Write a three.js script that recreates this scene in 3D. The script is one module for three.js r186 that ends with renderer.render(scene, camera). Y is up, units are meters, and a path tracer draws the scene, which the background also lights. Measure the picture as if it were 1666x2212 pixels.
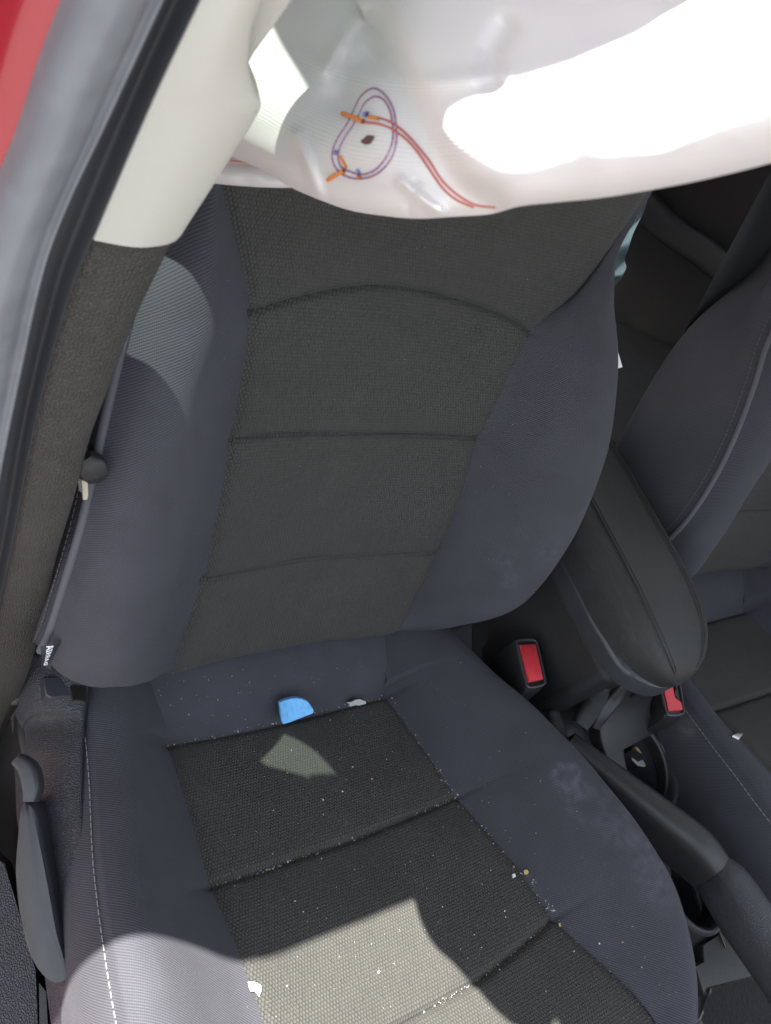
import * as THREE from 'three';
import { RoundedBoxGeometry } from 'three/addons/geometries/RoundedBoxGeometry.js';
import { mergeGeometries, toCreasedNormals } from 'three/addons/utils/BufferGeometryUtils.js';
import { ImprovedNoise } from 'three/addons/math/ImprovedNoise.js';

// ------------------------------------------------------------------ camera, sky, sun, exposure
const scene = new THREE.Scene();
const FOV = 63.21, PW = 1666, PH = 2212, FPX = PH / 2 / Math.tan(THREE.MathUtils.degToRad(FOV / 2));
const camera = new THREE.PerspectiveCamera(FOV, 771 / 1024, 0.02, 200);
camera.position.set(-0.4689, 0.8669, 0.2538);
camera.rotation.set(-0.7761, -0.9765, 0.7308, 'YXZ');
camera.focus = 0.96; camera.userData.fStop = 13.5;
scene.add(camera); camera.updateMatrixWorld(true);
const renderer = new THREE.WebGLRenderer({ antialias: true });
renderer.setSize(771, 1024);
renderer.toneMapping = THREE.LinearToneMapping;
renderer.toneMappingExposure = 5.3;
renderer.shadowMap.enabled = true;
const SUN = new THREE.Vector3(-0.37, 0.86, -0.34).normalize();
{
  const w = 128, h = 64, d = new Float32Array(w * h * 4);
  for (let j = 0; j < h; j++) for (let i = 0; i < w; i++) {
    const el = Math.sin(((j + 0.5) / h - 0.5) * Math.PI), k = (j * w + i) * 4;
    const t = Math.pow(Math.max(0, el), 0.6);
    const c = (el > -0.02 ? [1.14 - 0.30 * t, 1.16 - 0.22 * t, 1.16 - 0.06 * t] : [0.4, 0.39, 0.37]).map(q => q * 0.38);
    d[k] = c[0]; d[k + 1] = c[1]; d[k + 2] = c[2]; d[k + 3] = 1;
  }
  const sky = new THREE.DataTexture(d, w, h, THREE.RGBAFormat, THREE.FloatType);
  sky.mapping = THREE.EquirectangularReflectionMapping; sky.magFilter = sky.minFilter = THREE.LinearFilter; sky.needsUpdate = true;
  scene.background = sky; scene.environment = sky;
}
const sun = new THREE.DirectionalLight(new THREE.Color(1, 0.95, 0.86), 5);
sun.position.copy(SUN).multiplyScalar(6); sun.target.position.set(0, 0, 0); sun.castShadow = true;
sun.shadow.mapSize.set(4096, 4096);
Object.assign(sun.shadow.camera, { left: -2, right: 2, top: 2, bottom: -2, near: 0.1, far: 14 });
scene.add(sun, sun.target);

// ------------------------------------------------------------------ helpers
const V = (x, y, z) => new THREE.Vector3(x, y, z);
const noise = new ImprovedNoise();
const N3 = (x, y, z = 0.37) => noise.noise(x, y, z);
let seed = 12345;
const rnd = () => { seed = (seed * 1664525 + 1013904223) >>> 0; return seed / 4294967296; };
const smooth = (a, b, x) => { const t = Math.min(1, Math.max(0, (x - a) / (b - a))); return t * t * (3 - 2 * t); };
const lerp = (a, b, t) => a + (b - a) * t;
// measured sight lines of the photograph, turned into points of known planes or distances
const eye = camera.position.clone();
const dirOf = (px, py) => V((px - PW / 2) / FPX, -(py - PH / 2) / FPX, -1).applyQuaternion(camera.quaternion);
const at = (px, py, d) => eye.clone().addScaledVector(dirOf(px, py), d);
function onPlane(px, py, p0, n) { const d = dirOf(px, py); return eye.clone().addScaledVector(d, p0.clone().sub(eye).dot(n) / d.dot(n)); }
const yp = (px, py, y) => onPlane(px, py, V(0, y, 0), V(0, 1, 0));
const xp = (px, py, x) => onPlane(px, py, V(x, 0, 0), V(1, 0, 0));
const zp = (px, py, z) => onPlane(px, py, V(0, 0, z), V(0, 0, 1));
// seat frames: B(x, s, n) along the backrest, K(x, s, n) along the cushion
const PHI = 0.3821, TH = 0.2462, KY = -0.012, KZ = -0.0309;
const B = (x, s, n = 0) => V(x, s * Math.cos(PHI) + n * Math.sin(PHI), -s * Math.sin(PHI) + n * Math.cos(PHI));
const K = (x, s, n = 0) => V(x, KY + s * Math.sin(TH) + n * Math.cos(TH), KZ + s * Math.cos(TH) - n * Math.sin(TH));
function bk(px, py, n = 0) { const p = onPlane(px, py, B(0, 0, n), V(0, Math.sin(PHI), Math.cos(PHI))); return [p.x, p.y * Math.cos(PHI) - p.z * Math.sin(PHI), n]; }
function cu(px, py, n = 0) { const p = onPlane(px, py, K(0, 0, n), V(0, Math.cos(TH), -Math.sin(TH))); return [p.x, (p.y - KY) * Math.sin(TH) + (p.z - KZ) * Math.cos(TH), n]; }

const used = {};
function numbered(name) { const k = used[name] = (used[name] ?? -1) + 1; return k ? `${name}_${String(k).padStart(3, '0')}` : name; }
function thing(name, label, category, p = V(0, 0, 0), group) {
  const o = new THREE.Group(); o.name = numbered(name); o.position.copy(p); o.userData = { label, category };
  if (group) o.userData.group = group;
  scene.add(o); o.updateMatrixWorld(true); return o;
}
// world-space geometry into a part of parent
function part(name, geo, m, parent, extra) {
  if (Array.isArray(geo)) geo = mergeGeometries(geo.map(g => { const q = g.index ? g.toNonIndexed() : g; return q; }), false);
  const o = new THREE.Mesh(geo, m); o.name = name; o.castShadow = o.receiveShadow = true;
  if (parent) {
    const off = new THREE.Vector3(); let p = parent; while (p && p !== scene) { off.add(p.position); p = p.parent; }
    geo.translate(-off.x, -off.y, -off.z); parent.add(o);
  } else { o.name = numbered(name); scene.add(o); }
  if (extra) Object.assign(o.userData, extra);
  return o;
}
const struct = (name, geo, m) => part(name, geo, m, null, { kind: 'structure' });
const tag = (o, label, category, group) => { Object.assign(o.userData, { label, category }); if (group) o.userData.group = group; return o; };

// Catmull-Rom over a control grid of equal-length number rows
function cr(a, b, c, d, t) { return 0.5 * (2 * b + (c - a) * t + (2 * a - 5 * b + 4 * c - d) * t * t + (3 * b - a - 3 * c + d) * t * t * t); }
function crPick(arr, f) {
  const n = arr.length - 1, x = Math.min(n - 1e-9, Math.max(0, f * n)), i = Math.floor(x), t = x - i;
  const g = k => k < 0 ? arr[0].map((q, m) => 2 * q - arr[1][m]) : k > n ? arr[n].map((q, m) => 2 * q - arr[n - 1][m]) : arr[k];
  const A = g(i - 1), Bb = g(i), C = g(i + 1), D = g(i + 2);
  return Bb.map((_, m) => cr(A[m], Bb[m], C[m], D[m], t));
}
// smoother approximating spline, for long upholstery lines
function bsPick(arr, f) {
  const n = arr.length - 1, x = Math.min(n - 1e-9, Math.max(0, f * n)), i = Math.floor(x), t = x - i;
  const g = k => k < 0 ? arr[0].map((q, m) => 2 * q - arr[1][m]) : k > n ? arr[n].map((q, m) => 2 * q - arr[n - 1][m]) : arr[k];
  const A = g(i - 1), Bb = g(i), C = g(i + 1), D = g(i + 2), a = (1 - t) ** 3 / 6, b = (3 * t ** 3 - 6 * t * t + 4) / 6, c = (-3 * t ** 3 + 3 * t * t + 3 * t + 1) / 6, d = t ** 3 / 6;
  return Bb.map((_, m) => a * A[m] + b * Bb[m] + c * C[m] + d * D[m]);
}
// fn(u, v) -> Vector3, uv in metres
function surf(fn, nu, nv, color, flip) {
  const pos = [], uv = [], col = [], idx = [], P = [];
  for (let j = 0; j <= nv; j++) { P.push([]); for (let i = 0; i <= nu; i++) P[j].push(fn(i / nu, j / nv)); }
  let vl = 0; const mid = nu >> 1;
  for (let j = 0; j <= nv; j++) {
    if (j) vl += P[j][mid].distanceTo(P[j - 1][mid]);
    let ul = 0; const half = []; for (let i = 0; i <= nu; i++) { if (i) ul += P[j][i].distanceTo(P[j][i - 1]); half.push(ul); }
    for (let i = 0; i <= nu; i++) {
      const p = P[j][i]; pos.push(p.x, p.y, p.z); const U = half[i] - half[mid];
      uv.push(p.uv ? p.uv[0] : U, p.uv ? p.uv[1] : vl);
      if (color) { const c = color(p, i / nu, j / nv); col.push(c[0], c[1], c[2]); }
    }
  }
  for (let j = 0; j < nv; j++) for (let i = 0; i < nu; i++) {
    const a = j * (nu + 1) + i, b = a + 1, c = a + nu + 1, d = c + 1;
    if (flip) idx.push(a, c, b, b, c, d); else idx.push(a, b, c, b, d, c);
  }
  const g = new THREE.BufferGeometry();
  g.setAttribute('position', new THREE.Float32BufferAttribute(pos, 3));
  g.setAttribute('uv', new THREE.Float32BufferAttribute(uv, 2));
  if (color) g.setAttribute('color', new THREE.Float32BufferAttribute(col, 3));
  g.setIndex(idx); g.computeVertexNormals(); return g;
}
const gridFn = (rows, post) => (u, v) => {
  const r = rows.map(row => crPick(row, u)); const q = crPick(r, v);
  return post ? post(q, u, v) : V(q[0], q[1], q[2]);
};
// smooth function of one variable through points
function fnOf(pts) {
  const p = pts.slice().sort((a, b) => a[0] - b[0]);
  return x => {
    if (x <= p[0][0]) { const m = (p[1][1] - p[0][1]) / (p[1][0] - p[0][0]); return p[0][1] + m * (x - p[0][0]); }
    const n = p.length - 1;
    if (x >= p[n][0]) { const m = (p[n][1] - p[n - 1][1]) / (p[n][0] - p[n - 1][0]); return p[n][1] + m * (x - p[n][0]); }
    let i = 0; while (x > p[i + 1][0]) i++;
    const h = p[i + 1][0] - p[i][0], t = (x - p[i][0]) / h;
    const sl = k => k <= 0 ? (p[1][1] - p[0][1]) / (p[1][0] - p[0][0]) : k >= n ? (p[n][1] - p[n - 1][1]) / (p[n][0] - p[n - 1][0]) : (p[k + 1][1] - p[k - 1][1]) / (p[k + 1][0] - p[k - 1][0]);
    const m0 = sl(i) * h, m1 = sl(i + 1) * h, t2 = t * t, t3 = t2 * t;
    return (2 * t3 - 3 * t2 + 1) * p[i][1] + (t3 - 2 * t2 + t) * m0 + (-2 * t3 + 3 * t2) * p[i + 1][1] + (t3 - t2) * m1;
  };
}
// swept tube through points
const tube = (pts, r, seg = 40, rad = 8, closed = false) => new THREE.TubeGeometry(new THREE.CatmullRomCurve3(pts, closed, 'centripetal'), seg, r, rad, closed);
// bar with a rounded-rectangle section swept along points; half sizes per point [a (side), b (up)]
function sweep(pts, half, upHint, seg = 40, pow = 4) {
  const curve = new THREE.CatmullRomCurve3(pts, false, 'centripetal');
  return surf((u, v) => {
    const p = curve.getPoint(v), T = curve.getTangent(v), S = T.clone().cross(upHint).normalize(), U = S.clone().cross(T).normalize();
    const h = crPick(half, v), a = -u * Math.PI * 2, c = Math.cos(a), s = Math.sin(a);
    const k = Math.pow(Math.pow(Math.abs(c), pow) + Math.pow(Math.abs(s), pow), -1 / pow);
    return p.addScaledVector(S, c * k * h[0]).addScaledVector(U, s * k * h[1]);
  }, 28, seg);
}
// solid prism: outline of world points, thickened by offset vector, bevelled a little by a smaller cap
function slab(pts, off, rounded = 0.0) {
  const n = pts.length, c = pts.reduce((a, p) => a.add(p), V(0, 0, 0)).multiplyScalar(1 / n), pos = [], ring = [];
  const rings = rounded ? [[1 - rounded * 2.2, 0], [1 - rounded * 0.7, 0.06], [1, 0.25], [1, 1]] : [[1, 0], [1, 1]];
  for (const [k, o] of rings) ring.push(pts.map(p => c.clone().lerp(p, k).addScaledVector(off, o)));
  const tri = (a, b, d) => pos.push(a.x, a.y, a.z, b.x, b.y, b.z, d.x, d.y, d.z);
  for (let i = 0; i < n; i++) { const j = (i + 1) % n; tri(c, ring[0][i], ring[0][j]); }
  for (let r = 0; r + 1 < ring.length; r++) for (let i = 0; i < n; i++) { const j = (i + 1) % n; tri(ring[r][i], ring[r + 1][i], ring[r][j]); tri(ring[r][j], ring[r + 1][i], ring[r + 1][j]); }
  const e = c.clone().add(off); for (let i = 0; i < n; i++) { const j = (i + 1) % n; tri(e, ring[ring.length - 1][j], ring[ring.length - 1][i]); }
  const g = new THREE.BufferGeometry(); g.setAttribute('position', new THREE.Float32BufferAttribute(pos, 3));
  const uv = []; for (let i = 0; i < pos.length; i += 3) uv.push(pos[i] + pos[i + 1] * 0.3, pos[i + 2] + pos[i + 1] * 0.5);
  g.setAttribute('uv', new THREE.Float32BufferAttribute(uv, 2)); if (rounded) return toCreasedNormals(g, 0.75); g.computeVertexNormals(); return g;
}
function box(w, h, d, r, p, rot) { const g = new RoundedBoxGeometry(w, h, d, 3, r); if (rot) g.applyMatrix4(new THREE.Matrix4().makeRotationFromEuler(new THREE.Euler(...rot))); g.translate(p.x, p.y, p.z); return g; }

// ------------------------------------------------------------------ procedural materials
function tex(n, m, fn, srgb) {
  const d = new Uint8Array(n * m * 4);
  for (let j = 0; j < m; j++) for (let i = 0; i < n; i++) {
    let c = fn(i / n, j / m, i, j); if (!Array.isArray(c)) c = [c, c, c];
    const k = (j * n + i) * 4; for (let q = 0; q < 3; q++) d[k + q] = Math.max(0, Math.min(255, c[q] * 255)); d[k + 3] = 255;
  }
  const t = new THREE.DataTexture(d, n, m); t.wrapS = t.wrapT = THREE.RepeatWrapping; t.magFilter = t.minFilter = THREE.LinearFilter;
  if (srgb) t.colorSpace = THREE.SRGBColorSpace; t.needsUpdate = true; return t;
}
const rep = (t, wx, wy) => { t.repeat.set(1 / wx, 1 / wy); return t; };
const tileNoise = (u, v, f) => { // periodic value noise
  const h = (i, j) => { i = ((i % f) + f) % f; j = ((j % f) + f) % f; const s = Math.sin(i * 127.1 + j * 311.7 + f * 74.7) * 43758.5453; return s - Math.floor(s); };
  const x = u * f, y = v * f, i = Math.floor(x), j = Math.floor(y), a = x - i, b = y - j, sa = a * a * (3 - 2 * a), sb = b * b * (3 - 2 * b);
  return lerp(lerp(h(i, j), h(i + 1, j), sa), lerp(h(i, j + 1), h(i + 1, j + 1), sa), sb);
};
// knitted insert cloth: staggered oval stitches
const CX = 10, CY = 14;
function knit(u, v) {
  let best = 0, id = 0;
  const y = v * CY, j0 = Math.floor(y);
  for (let j = j0 - 1; j <= j0 + 1; j++) {
    const off = (((j % 2) + 2) % 2) * 0.5, x = u * CX - off, i0 = Math.floor(x);
    for (let i = i0 - 1; i <= i0 + 1; i++) {
      const wi = ((i % CX) + CX) % CX, wj = ((j % CY) + CY) % CY, r = Math.sin(wi * 91.7 + wj * 47.3) * 4375.85; const q = r - Math.floor(r);
      const dx = (x - i - 0.5 + (q - 0.5) * 0.12) / 0.54, dy = (y - j - 0.5) / 0.66, h = 1 - (dx * dx + dy * dy);
      if (h > best) { best = h; id = q; }
    }
  }
  return [Math.sqrt(Math.max(0, best)), id];
}
const knitBump = tex(400, 400, (u, v) => { const [h] = knit(u, v); return 0.85 * h + 0.15 * tileNoise(u, v, 120); });
const knitMap = tex(400, 400, (u, v) => { const [h, q] = knit(u, v); return (0.30 + 0.5 * h + 0.14 * q * h) * (0.86 + 0.28 * tileNoise(u, v, 130)); });
const TK = [0.032, 0.046];
rep(knitBump, ...TK); rep(knitMap, ...TK);
// ribbed bolster cloth: fine diagonal twill
const twill = (u, v) => { const a = Math.sin(Math.PI * 2 * (u * 7 - v * 9)), b = Math.sin(Math.PI * 2 * (u * 14 + v * 3)); return 0.5 + 0.36 * a + 0.14 * b; };
const twillBump = tex(256, 256, (u, v) => 0.85 * twill(u, v) + 0.15 * tileNoise(u, v, 90));
const twillMap = tex(256, 256, (u, v) => (0.36 + 0.62 * twill(u, v)) * (0.82 + 0.3 * tileNoise(u, v, 100)));
rep(twillBump, 0.021, 0.021); rep(twillMap, 0.021, 0.021);
// pebbled plastic and vinyl grain: cells
const feat = []; for (let i = 0; i < 26 * 26; i++) feat.push([rnd(), rnd()]);
function pebble(u, v, n = 26) {
  const x = u * n, y = v * n, i0 = Math.floor(x), j0 = Math.floor(y); let a = 9, b = 9;
  for (let j = j0 - 1; j <= j0 + 1; j++) for (let i = i0 - 1; i <= i0 + 1; i++) {
    const f = feat[(((j % n) + n) % n) * 26 + ((i % n) + n) % n], d = Math.hypot(i + f[0] - x, j + f[1] - y);
    if (d < a) { b = a; a = d; } else if (d < b) b = d;
  }
  return Math.min(1, (b - a) * 2.2);
}
const grainBump = tex(420, 420, (u, v) => 0.8 * pebble(u, v) + 0.2 * tileNoise(u, v, 60));
const grainFine = grainBump.clone(); grainFine.needsUpdate = true;
rep(grainBump, 0.062, 0.062); rep(grainFine, 0.03, 0.03);
const webBump = tex(128, 128, (u, v) => { const r = Math.abs(Math.sin(Math.PI * 8 * v)); return 0.75 * r + 0.12 * Math.abs(Math.sin(Math.PI * 16 * u)) + 0.13 * tileNoise(u, v, 50); });
const webMap = tex(128, 128, (u, v) => 0.84 + 0.12 * Math.abs(Math.sin(Math.PI * 8 * v)) + 0.04 * tileNoise(u, v, 40));
rep(webBump, 0.0128, 0.0128); rep(webMap, 0.0128, 0.0128);
const speck = tex(256, 256, (u, v) => 0.78 + 0.3 * tileNoise(u, v, 6) * tileNoise(u, v, 23) + 0.14 * tileNoise(u, v, 80));
const carpetBump = tex(256, 256, (u, v) => tileNoise(u, v, 90) * 0.6 + tileNoise(u, v, 40) * 0.4); rep(carpetBump, 0.08, 0.08);
const dust = speck.clone(); dust.needsUpdate = true; rep(speck, 0.21, 0.21); rep(dust, 0.5, 0.5);

const L = (r, g, b) => new THREE.Color().setRGB(r, g, b);
const std = (o) => new THREE.MeshStandardMaterial({ side: THREE.DoubleSide, roughness: 0.6, ...o });
const phys = (o) => new THREE.MeshPhysicalMaterial({ side: THREE.DoubleSide, roughness: 0.6, ...o });
const M = {
  knit: phys({ color: L(0.110, 0.110, 0.101), map: knitMap, bumpMap: knitBump, bumpScale: 0.0015, roughness: 0.8, sheen: 0.25, sheenRoughness: 0.6, sheenColor: L(0.3, 0.3, 0.3), vertexColors: true }),
  twill: phys({ color: L(0.134, 0.137, 0.172), map: twillMap, bumpMap: twillBump, bumpScale: 0.0004, roughness: 0.9, sheen: 0.1, sheenRoughness: 0.55, sheenColor: L(0.34, 0.36, 0.42), vertexColors: true }),
  dark: phys({ color: L(0.08, 0.082, 0.095), map: twillMap, bumpMap: twillBump, bumpScale: 0.0003, roughness: 0.85 }),
  thread: std({ color: L(0.23, 0.23, 0.22), roughness: 0.8 }),
  threadGrey: std({ color: L(0.12, 0.12, 0.12), roughness: 0.8 }),
  threadDark: std({ color: L(0.05, 0.05, 0.05), roughness: 0.8 }),
  piping: phys({ color: L(0.08, 0.082, 0.095), roughness: 0.75, sheen: 0.3, sheenColor: L(0.3, 0.3, 0.35) }),
  grain: std({ color: L(0.04, 0.042, 0.05), map: dust, bumpMap: grainBump, bumpScale: 0.0008, roughness: 0.36 }),
  plastic: std({ color: L(0.022, 0.023, 0.025), map: dust, bumpMap: grainFine, bumpScale: 0.00014, roughness: 0.34 }),
  smooth: std({ color: L(0.04, 0.043, 0.05), map: dust, roughness: 0.38 }),
  neck: std({ color: L(0.016, 0.017, 0.018), map: dust, bumpMap: grainFine, bumpScale: 0.0001, roughness: 0.52 }),
  black: std({ color: L(0.012, 0.012, 0.012), roughness: 0.35 }),
  vinyl: std({ color: L(0.028, 0.030, 0.029), map: dust, bumpMap: grainFine, bumpScale: 0.00045, roughness: 0.38 }),
  beige: std({ color: L(0.46, 0.455, 0.41), bumpMap: grainFine, bumpScale: 0.0001, roughness: 0.6 }),
  lowerTrim: std({ color: L(0.05, 0.05, 0.045), map: dust, bumpMap: grainBump, bumpScale: 0.0010, roughness: 0.55 }),
  rubber: std({ color: L(0.19, 0.205, 0.225), map: dust, roughness: 0.5 }),
  rubberDark: std({ color: L(0.02, 0.022, 0.024), roughness: 0.6 }),
  paint: phys({ color: L(0.36, 0.014, 0.028), roughness: 0.32, clearcoat: 1, clearcoatRoughness: 0.06 }),
  bag: phys({ color: L(0.75, 0.735, 0.725), map: webMap, bumpMap: webBump, bumpScale: 0.00014, roughness: 0.62, sheen: 0.4, sheenRoughness: 0.4, sheenColor: L(0.6, 0.6, 0.6) }),
  red: std({ color: L(0.62, 0.045, 0.06), map: speck, roughness: 0.42 }),
  cordRed: std({ color: L(0.48, 0.11, 0.09), roughness: 0.8 }),
  cordBlue: std({ color: L(0.2, 0.25, 0.52), roughness: 0.8 }),
  orange: std({ color: L(0.75, 0.24, 0.05), roughness: 0.8 }),
  foam: std({ color: L(0.19, 0.54, 0.98), map: speck, bumpMap: carpetBump, bumpScale: 0.0008, roughness: 0.85 }),
  white: std({ color: L(0.75, 0.75, 0.75), roughness: 0.7 }),
  greyBit: std({ color: L(0.42, 0.44, 0.42), roughness: 0.6 }),
  tan: std({ color: L(0.5, 0.36, 0.16), roughness: 0.8 }),
  cream: std({ color: L(0.5, 0.46, 0.37), roughness: 0.7 }),
  steel: std({ color: L(0.75, 0.75, 0.78), roughness: 0.2, metalness: 1 }),
  carpet: std({ color: L(0.02, 0.02, 0.021), bumpMap: carpetBump, bumpScale: 0.003, roughness: 0.95 }),
  rearCloth: std({ color: L(0.03, 0.033, 0.037), map: dust, roughness: 0.9 }),
  panel: std({ color: L(0.016, 0.015, 0.015), map: dust, roughness: 0.7 }),
  head: std({ color: L(0.5, 0.5, 0.46), roughness: 0.9 }),
  asphalt: std({ color: L(0.16, 0.155, 0.15), map: speck, roughness: 0.95 }),
  sideGlass: phys({ color: L(0.58, 0.63, 0.61), transmission: 1, thickness: 0, roughness: 0.02 }),
  tint: phys({ color: L(0.05, 0.055, 0.06), transmission: 1, thickness: 0, roughness: 0.05 }),
};

// ------------------------------------------------------------------ the setting
struct('ground', new THREE.PlaneGeometry(120, 120).rotateX(-Math.PI / 2).translate(0, -0.62, 0), M.asphalt);
struct('cabin_floor', new THREE.BoxGeometry(1.66, 0.04, 2.6).translate(0.47, -0.32, -0.35), M.carpet);
// ------------------------------------------------------------------ front seats
const bIL = fnOf([[475, 400], [520, 560], [538, 650], [530, 750], [500, 940], [470, 1090], [440, 1240], [388, 1380]].map(p => { const q = bk(...p); return [q[1], q[0]]; }).concat([[0.03, -0.149]]));
const bIR = fnOf([[1400, 410], [1335, 510], [1250, 630], [1150, 725], [1040, 940], [950, 1190], [860, 1370]].map(p => { const q = bk(...p); return [q[1], q[0]]; }).concat([[0.03, 0.149]]));
const seamOf = (pts, n) => fnOf(pts.map(p => { const q = bk(p[0], p[1], n); return [q[0], q[1]]; }));
const bSeams = [
  x => 0.02,
  seamOf([[438, 1241], [550, 1226], [665, 1211], [830, 1196], [953, 1186]], -0.007),
  seamOf([[497, 944], [550, 938], [650, 936], [750, 937], [833, 939], [940, 940], [1040, 940]], -0.007),
  seamOf([[540, 666], [650, 640], [750, 625], [830, 622], [908, 631], [983, 649], [1058, 672], [1113, 695], [1148, 722]], -0.006),
  x => 0.74,
];
const cNI = fnOf([[-0.05, 0], [0.06, 0], [0.2, 0.003], [0.3, 0.012], [0.4, 0.02], [0.5, 0.024], [0.56, 0.012], [0.62, -0.03]]);
const cEdge = a => fnOf(a.map(p => { const q = p.length > 3 ? p : cu(...p); return [q[1], q[0]]; }));
const cIL = cEdge([[362, 1612, 0], [457, 1918, 0.003], [520, 2080, 0.012], [570, 2212, 0.018], [-0.172, 0.45, 0.02, 1], [-0.18, 0.56, 0, 1]]);
const cIR = cEdge([[835, 1505, 0], [985, 1720, 0.003], [1100, 1860, 0.012], [1200, 1980, 0.02], [1420, 2212, 0.025], [0.2, 0.58, 0, 1]]);
const cSeam = (pts, n) => fnOf(pts.map(p => { const q = cu(p[0], p[1], n); return [q[0], q[1]]; }));
const cSeams = [
  cSeam([[362, 1612], [480, 1586], [600, 1558], [740, 1526], [835, 1506]], -0.004),
  cSeam([[457, 1918], [560, 1886], [650, 1853], [760, 1815], [850, 1781], [930, 1749], [983, 1727]], -0.004),
  cSeam([[1203, 1977], [1133, 2039], [1058, 2099], [983, 2150], [883, 2204], [760, 2270]], 0.014),
  x => 0.60,
];
const groove = (d, w) => Math.exp(-(d / w) * (d / w));
const backPoint = (x, s) => {
  const a = bIL(s), b = bIR(s), u = (x - a) / (b - a);
  let n = -0.009 * Math.max(0, 1 - (2 * u - 1) ** 2) + 0.0035 * N3(x * 9, s * 9, 1.3);
  let k = 0; while (k < 3 && s > bSeams[k + 1](x)) k++;
  const lo = bSeams[k](x), hi = bSeams[k + 1](x), f = (s - lo) / (hi - lo);
  n += 0.005 * Math.sqrt(Math.max(0, Math.sin(Math.PI * Math.min(1, Math.max(0, f)))));
  for (let i = 1; i < 4; i++) n -= 0.0030 * groove(s - bSeams[i](x), 0.0028);
  n -= 0.0035 * groove(Math.min(x - a, b - x), 0.006);
  n -= 0.05 * smooth(0.085, 0.02, s);
  return n;
};
const backEdgeN = s => -0.0035 - 0.05 * smooth(0.085, 0.02, s);
const cushPoint = (x, s) => {
  const a = cIL(s), b = cIR(s), u = (x - a) / (b - a);
  let n = cNI(s) - 0.008 * Math.max(0, 1 - (2 * u - 1) ** 2) + 0.004 * N3(x * 11, s * 11, 4.7);
  let k = 0; while (k < 2 && s > cSeams[k + 1](x)) k++;
  const lo = cSeams[k](x), hi = cSeams[k + 1](x), f = (s - lo) / (hi - lo);
  n += 0.006 * Math.sqrt(Math.max(0, Math.sin(Math.PI * Math.min(1, Math.max(0, f)))));
  for (let i = 1; i < 3; i++) n -= 0.0045 * groove(s - cSeams[i](x), 0.0036);
  n -= 0.004 * groove(s - cSeams[0](x), 0.005) + 0.004 * groove(Math.min(x - a, b - x), 0.006);
  return n;
};
const BROWS = [
  [[.149, .045, -.04], [.19, .085, .015], [.225, .113, .038], [.253, .13, .046], [.276, .145, .04], [.289, .155, .018]],
  [[.149, .11, 0], [.180, .128, .038], [.214, .15, .066], [.249, .172, .075], [.276, .185, .062], [.290, .192, .036]],
  [[.150, .207, 0], [.176, .215, .033], [.210, .225, .069], [.250, .24, .085], [.278, .245, .074], [.290, .25, .052]],
  [[.145, .29, 0], [.172, .295, .031], [.206, .30, .066], [.243, .31, .085], [.271, .315, .077], [.287, .32, .054]],
  [[.146, .363, 0], [.170, .367, .028], [.200, .37, .06], [.236, .38, .08], [.265, .385, .07], [.283, .39, .045]],
  [[.152, .43, 0], [.172, .433, .022], [.197, .437, .046], [.226, .445, .064], [.253, .452, .052], [.274, .455, .026]],
  [[.158, .48, 0], [.174, .482, .014], [.193, .485, .03], [.215, .49, .045], [.240, .497, .034], [.261, .50, .006]],
  [[.185, .53, 0], [.192, .532, .008], [.200, .533, .017], [.212, .535, .026], [.224, .54, .016], [.236, .545, -.012]],
  [[.205, .575, 0], [.208, .577, .003], [.213, .578, .007], [.216, .58, .006], [.219, .583, .0], [.222, .585, -.02]],
  [[.228, .65, 0], [.230, .65, .001], [.232, .65, .001], [.2325, .65, 0], [.233, .65, -.008], [.232, .65, -.03]],
  [[.236, .74, 0], [.238, .74, .001], [.240, .74, .001], [.242, .74, 0], [.244, .74, -.008], [.247, .74, -.03]],
];
const CROWS = [
  [[.155, -.03, .06], [.18, -.03, .07], [.21, -.025, .072], [.245, -.02, .05], [.262, -.02, 0], [.262, -.02, -.09]],
  [[.150, .02, .03], [.18, .025, .06], [.222, .04, .075], [.25, .045, .058], [.268, .05, 0], [.268, .05, -.09]],
  [[.1426, .063, 0], [.175, .08, .045], [.225, .10, .082], [.26, .11, .068], [.28, .11, 0], [.28, .11, -.10]],
  [[0.15, 0.14, 0], [0.185, 0.15, 0.04], [0.247, 0.17, 0.087], [0.277, 0.175, 0.077], [0.299, 0.18, 0], [0.297, 0.18, -0.1]],
  [[0.159, 0.212, 0.003], [0.195, 0.22, 0.04], [0.257, 0.235, 0.092], [0.287, 0.24, 0.082], [0.309, 0.245, 0], [0.307, 0.245, -0.11]],
  [[0.17, 0.3, 0.012], [0.205, 0.305, 0.045], [0.265, 0.31, 0.094], [0.296, 0.315, 0.084], [0.317, 0.32, 0], [0.315, 0.32, -0.11]],
  [[0.1775, 0.377, 0.02], [0.21, 0.378, 0.045], [0.269, 0.38, 0.092], [0.3, 0.385, 0.082], [0.319, 0.385, 0], [0.317, 0.385, -0.11]],
  [[0.195, 0.44, 0.024], [0.22, 0.44, 0.042], [0.265, 0.44, 0.082], [0.294, 0.44, 0.07], [0.312, 0.44, -0.01], [0.31, 0.44, -0.11]],
  [[0.205, 0.505, 0.024], [0.222, 0.505, 0.034], [0.252, 0.505, 0.06], [0.272, 0.5, 0.047], [0.287, 0.49, -0.03], [0.287, 0.49, -0.12]],
  [[0.19, 0.57, 0], [0.2, 0.57, 0.004], [0.222, 0.565, 0.01], [0.232, 0.56, -0.008], [0.242, 0.545, -0.06], [0.242, 0.545, -0.12]],
];
const mirror = (rows, f) => rows.map(r => r.map(q => [-(f ? f(q[0]) : q[0]), q[1], q[2]]));
const narrow = x => x - 0.018 * smooth(0.17, 0.24, x);
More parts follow.
